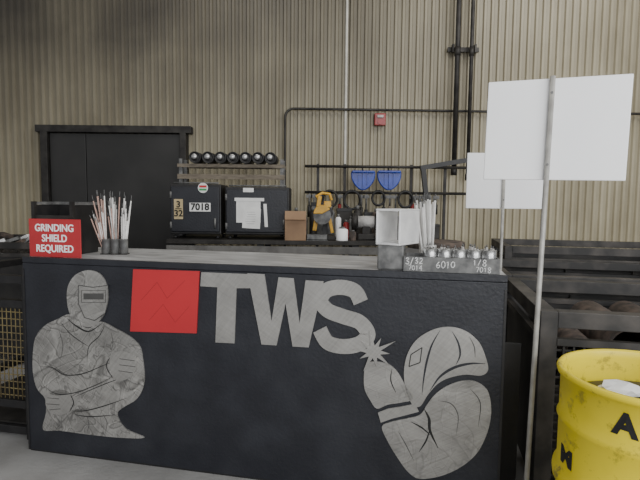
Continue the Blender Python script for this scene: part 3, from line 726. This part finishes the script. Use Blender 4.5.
def heap(c,yw,w,d,z0,z1,seed):
    rnd=random.Random(seed); bm=bmesh.new(); nx,ny=26,20; g=[]
    for j in range(ny+1):
        row=[]
        for i_ in range(nx+1):
            edge=i_ in(0,nx) or j in(0,ny)
            row.append(bm.verts.new((w*i_/nx,d*j/ny,z1-rnd.uniform(0,.07) if not edge else z1-.09)))
        g.append(row)
    for j in range(ny):
        for i_ in range(nx): bm.faces.new([g[j][i_],g[j][i_+1],g[j+1][i_+1],g[j+1][i_]])
    ring=[g[0][k] for k in range(nx+1)]+[g[k][nx] for k in range(1,ny+1)]+[g[ny][k] for k in range(nx-1,-1,-1)]+[g[k][0] for k in range(ny-1,0,-1)]
    low=[bm.verts.new((v.co.x,v.co.y,z0)) for v in ring]
    for k in range(len(ring)): k2=(k+1)%len(ring); bm.faces.new([low[k],low[k2],ring[k2],ring[k]])
    bm.faces.new(low[::-1])
    me=bpy.data.meshes.new('scrap_pile'); bm.to_mesh(me); bm.free(); me.materials.append(HEAP)
    o=solo('scrap_pile',me,'dark heap of steel scrap inside the bin','scrap',tuple(c),yw); o['kind']='stuff'
for k,(c,zh) in enumerate(((c1,.62),(c2,.66),(c3,.70))): heap(bl(c,.085,.085,0),byaw,1.12,.74 if k==2 else .79,.118,zh,k)
for k,(x,r,L) in enumerate(((.20,.07,.70),(.40,.10,.62),(.62,.095,.72),(.83,.09,.66),(1.02,.075,.60))):
    pipe(bl(c1,x,.11,.625+r),bn,L,r,'dark round steel pipe lying lengthwise in the bin')
for k,(y,r,L) in enumerate(((.20,.06,.95),(.38,.08,.8),(.58,.08,1.0),(.76,.06,.9))):
    pipe(bl(c2,.12,y,.665+r),bd,L,r,'dark round steel pipe lying across the bin')
q0=cl(CW+.012,.16,0)
solo('gap_darkening_sheet',MB().box((.045,.0,.36),(.075,.006,.72),BLACK2),'dark sheet added to darken the gap between counter and bin','sheet',tuple(q0),yaw,bevel=.001)  # added dark sheet, hides the bright floor beside the counter end

# ---------------- sign boards on poles ----------------
def post_sign(u,vtop,plane_pt,plane_n,wL,wR,yw,label,H0,base=.12,lean=0.0):
    d=ray(u,vtop); t=(plane_pt-CAM).dot(plane_n)/d.dot(plane_n); p=CAM+d*t
    e=thing('blank_sign_board',label,'sign',(p.x-math.tan(lean)*p.z,p.y,0),yw)
    R3=Matrix.Rotation(lean,3,'Y') @ Matrix.Rotation(yw,3,'Z'); e.rotation_euler=R3.to_euler()
    w=wL+wR; zt=p.z
    part('board',MB().box(((wR-wL)/2,.016,zt-H0/2-.005),(w,.008,H0),WHITE),e,bevel=.003)
    part('pole',MB().cyl((0,0,.01),(0,0,zt),.0095,POLE,seg=14),e,label='thin weathered steel pole')
    part('base_plate',MB().box((0,0,.007),(base,base,.01),DARK),e)
    for z in(zt-.06,zt-H0+.05): part('bolt',MB().cyl((0,-.012,z),(0,.02,z),.005,GREY,seg=8),e)
Y=Vector((0,1,0))
post_sign(553,76,Vector((0,1.85,0)),Y,.222,.254,math.radians(-23),'large blank white sign board on a thin steel pole',.368,.07,lean=.020)
post_sign(505,152,bl(c1,0,1.04,0),bn,.225,.25,math.radians(-3),'blank white sign board on a pole between two bins',.345,.08)

# ---------------- yellow barrel ----------------
bc=Vector((1.045,1.52,0)); R=.262; BH=.832
e=thing('steel_drum','yellow open top steel drum painted with black letters','barrel',tuple(bc))
prof=[(0,.015),(R-.01,.015),(R,0),(R+.004,.01),(R,.02),(R,.24),(R+.012,.255),(R+.014,.27),(R+.012,.285),(R,.30)]
for zc in(.48,):
    prof+=[(R,zc-.03),(R+.012,zc-.015),(R+.014,zc),(R+.012,zc+.015),(R,zc+.03)]
prof+=[(R,.66),(R+.007,.67),(R,.68)]
prof+=[(R,BH-.024),(R+.010,BH-.020),(R+.013,BH-.008),(R+.008,BH),(R-.002,BH),(R-.006,BH-.008),(R-.006,BH-.03),(R-.006,.03),(0,.03)]
part('shell',MB().lathe(prof,YEL,seg=72),e)
def wraptext(txt,size,ang,z,lab,rot=0,xs=1,off=.004):
    me=text_me(txt,size,INK,extrude=.0004,offset=off,xscale=xs)
    me.transform(Matrix.Rotation(rot,4,'Y'))
    for v in me.vertices:
        a=ang+v.co.x/R; rr=R+.0012-(v.co.y if abs(v.co.y)<.01 else 0)
        v.co=Vector((rr*math.sin(a),-rr*math.cos(a),v.co.z+z))
    part('stencil_lettering',me,e,label=lab)
a0=-math.atan2(1.045,1.52)
wraptext('A',.088,a0-.225,.745,'black painted letter A',.03)
wraptext('M',.074,a0-.97,.560,'black painted letter M',0,1.25)
tr=solo('trash_heap',MB().lathe([(0,.75),(.1,.75),(.2,.74),(R-.012,.72),(R-.012,.05),(0,.05)],DARK,seg=32),'dark rubbish filling the drum','rubbish',tuple(bc)); tr['kind']='stuff'
def crumple(loc,size,seed,label):
    rnd=random.Random(seed); bm=bmesh.new(); bmesh.ops.create_icosphere(bm,subdivisions=2,radius=1)
    for v in bm.verts: v.co*=rnd.uniform(.7,1.15)
    for v in bm.verts: v.co=Vector((v.co.x*size[0],v.co.y*size[1],v.co.z*size[2]))
    me=bpy.data.meshes.new('crumpled_paper'); bm.to_mesh(me); bm.free(); me.materials.append(PAPER)
    solo('crumpled_paper',me,label,'paper',tuple(loc),group='paper in the drum')
crumple(bc+Vector((-.10,.02,.775)),(.07,.05,.025),1,'crumpled white paper lying in the drum')
crumple(bc+Vector((-.02,-.10,.775)),(.05,.04,.02),2,'crumpled white paper lying in the drum')

# ---------------- left side ----------------
lc=cl(-.78,.10,0)
e=thing('wire_cage_bin','black framed cage bin with yellowish wire mesh','bin',tuple(lc),yaw)
w,d,h,t=.72,.8,.93,.045
for x in(t/2,w-t/2):
    for y in(t/2,d-t/2): part('post',MB().box((x,y,h/2),(t,t,h),BLACK2),e,bevel=.003)
for y in(t/2,d-t/2):
    for z in(h-t/2,h-.16,.2,.05): part('rail',MB().box((w/2,y,z),(w-2*t,t,t),BLACK2),e,bevel=.003)
for x in(t/2,w-t/2):
    for z in(h-t/2,.2): part('rail',MB().box((x,d/2,z),(t,d-2*t,t),BLACK2),e,bevel=.003)
mb=MB()
for k in range(22): mb.cyl((t+.015+k*.029,.02,.22),(t+.015+k*.029,.02,h-.18),.003,YEL2,seg=6)
for k in range(14): mb.cyl((t,.026,.24+k*.04),(w-t,.026,.24+k*.04),.003,YEL2,seg=6)
part('wire_mesh',mb,e,label='faded yellow welded wire mesh')
part('back_panel',MB().box((w/2,d-.01,.45),(w-.1,.006,.8),BLACK2),e)
part('bottom_plate',MB().box((w/2,d/2,.08),(w-.05,d-.05,.01),DARK),e)
lc2=Vector((-3.05,4.0,0))
bin_(lc2,yaw*.2,1.15,.9,1.0,'black steel bin heaped with steel offcuts')
heap(lc2+Vector((.07,.05,0)),yaw*.2,1.0,.75,.118,.92,9)
k=0
for ix in range(6):
    for iy in range(3):
        x=-2.88+ix*.17; y=4.17+iy*.2
        solo('steel_offcut',MB().box((0,0,0),(random.uniform(.10,.15),.06,.03),[GREY,SILVER,RUST,CELL][k%4],rot=Euler((random.uniform(-.3,.3),random.uniform(-.6,.6),random.uniform(-.5,.5))).to_matrix()),'small steel offcut on the scrap heap','scrap',(x,y,.96+random.uniform(0,.07)),group='offcuts heaped in the bin',bevel=.002); k+=1

# ---------------- lights ----------------
def area(name,loc,target,size,energy,col):
    l=bpy.data.lights.new(name,'AREA'); l.shape='RECTANGLE'; l.size=size[0]; l.size_y=size[1]; l.energy=energy; l.color=col
    o=bpy.data.objects.new(name,l); COL.objects.link(o); o.location=loc
    o.rotation_euler=(Vector(target)-Vector(loc)).to_track_quat('-Z','Y').to_euler()
area('bay_door_daylight',(2.2,-2.4,2.6),(.3,3,1.0),(6,3.0),340,(.98,.99,1))
area('high_bay_lamp',(-1,3.4,5.0),(-.5,4.2,0),(2.5,1.2),45,(1,.97,.92))
area('high_bay_lamp',(3.0,3.4,4.6),(1.8,6,1.2),(2.5,1.5),90,(1,.97,.92))
w=bpy.data.worlds.new('World'); bpy.context.scene.world=w; w.use_nodes=True
w.node_tree.nodes['Background'].inputs[0].default_value=(.85,.86,.88,1); w.node_tree.nodes['Background'].inputs[1].default_value=.65

cam=bpy.data.cameras.new('Camera'); cam.sensor_width=36; cam.lens=F/640*36; cam.clip_start=.05
co=bpy.data.objects.new('Camera',cam); COL.objects.link(co); co.matrix_world=Matrix.Translation(CAM)@M.to_4x4()
bpy.context.scene.camera=co
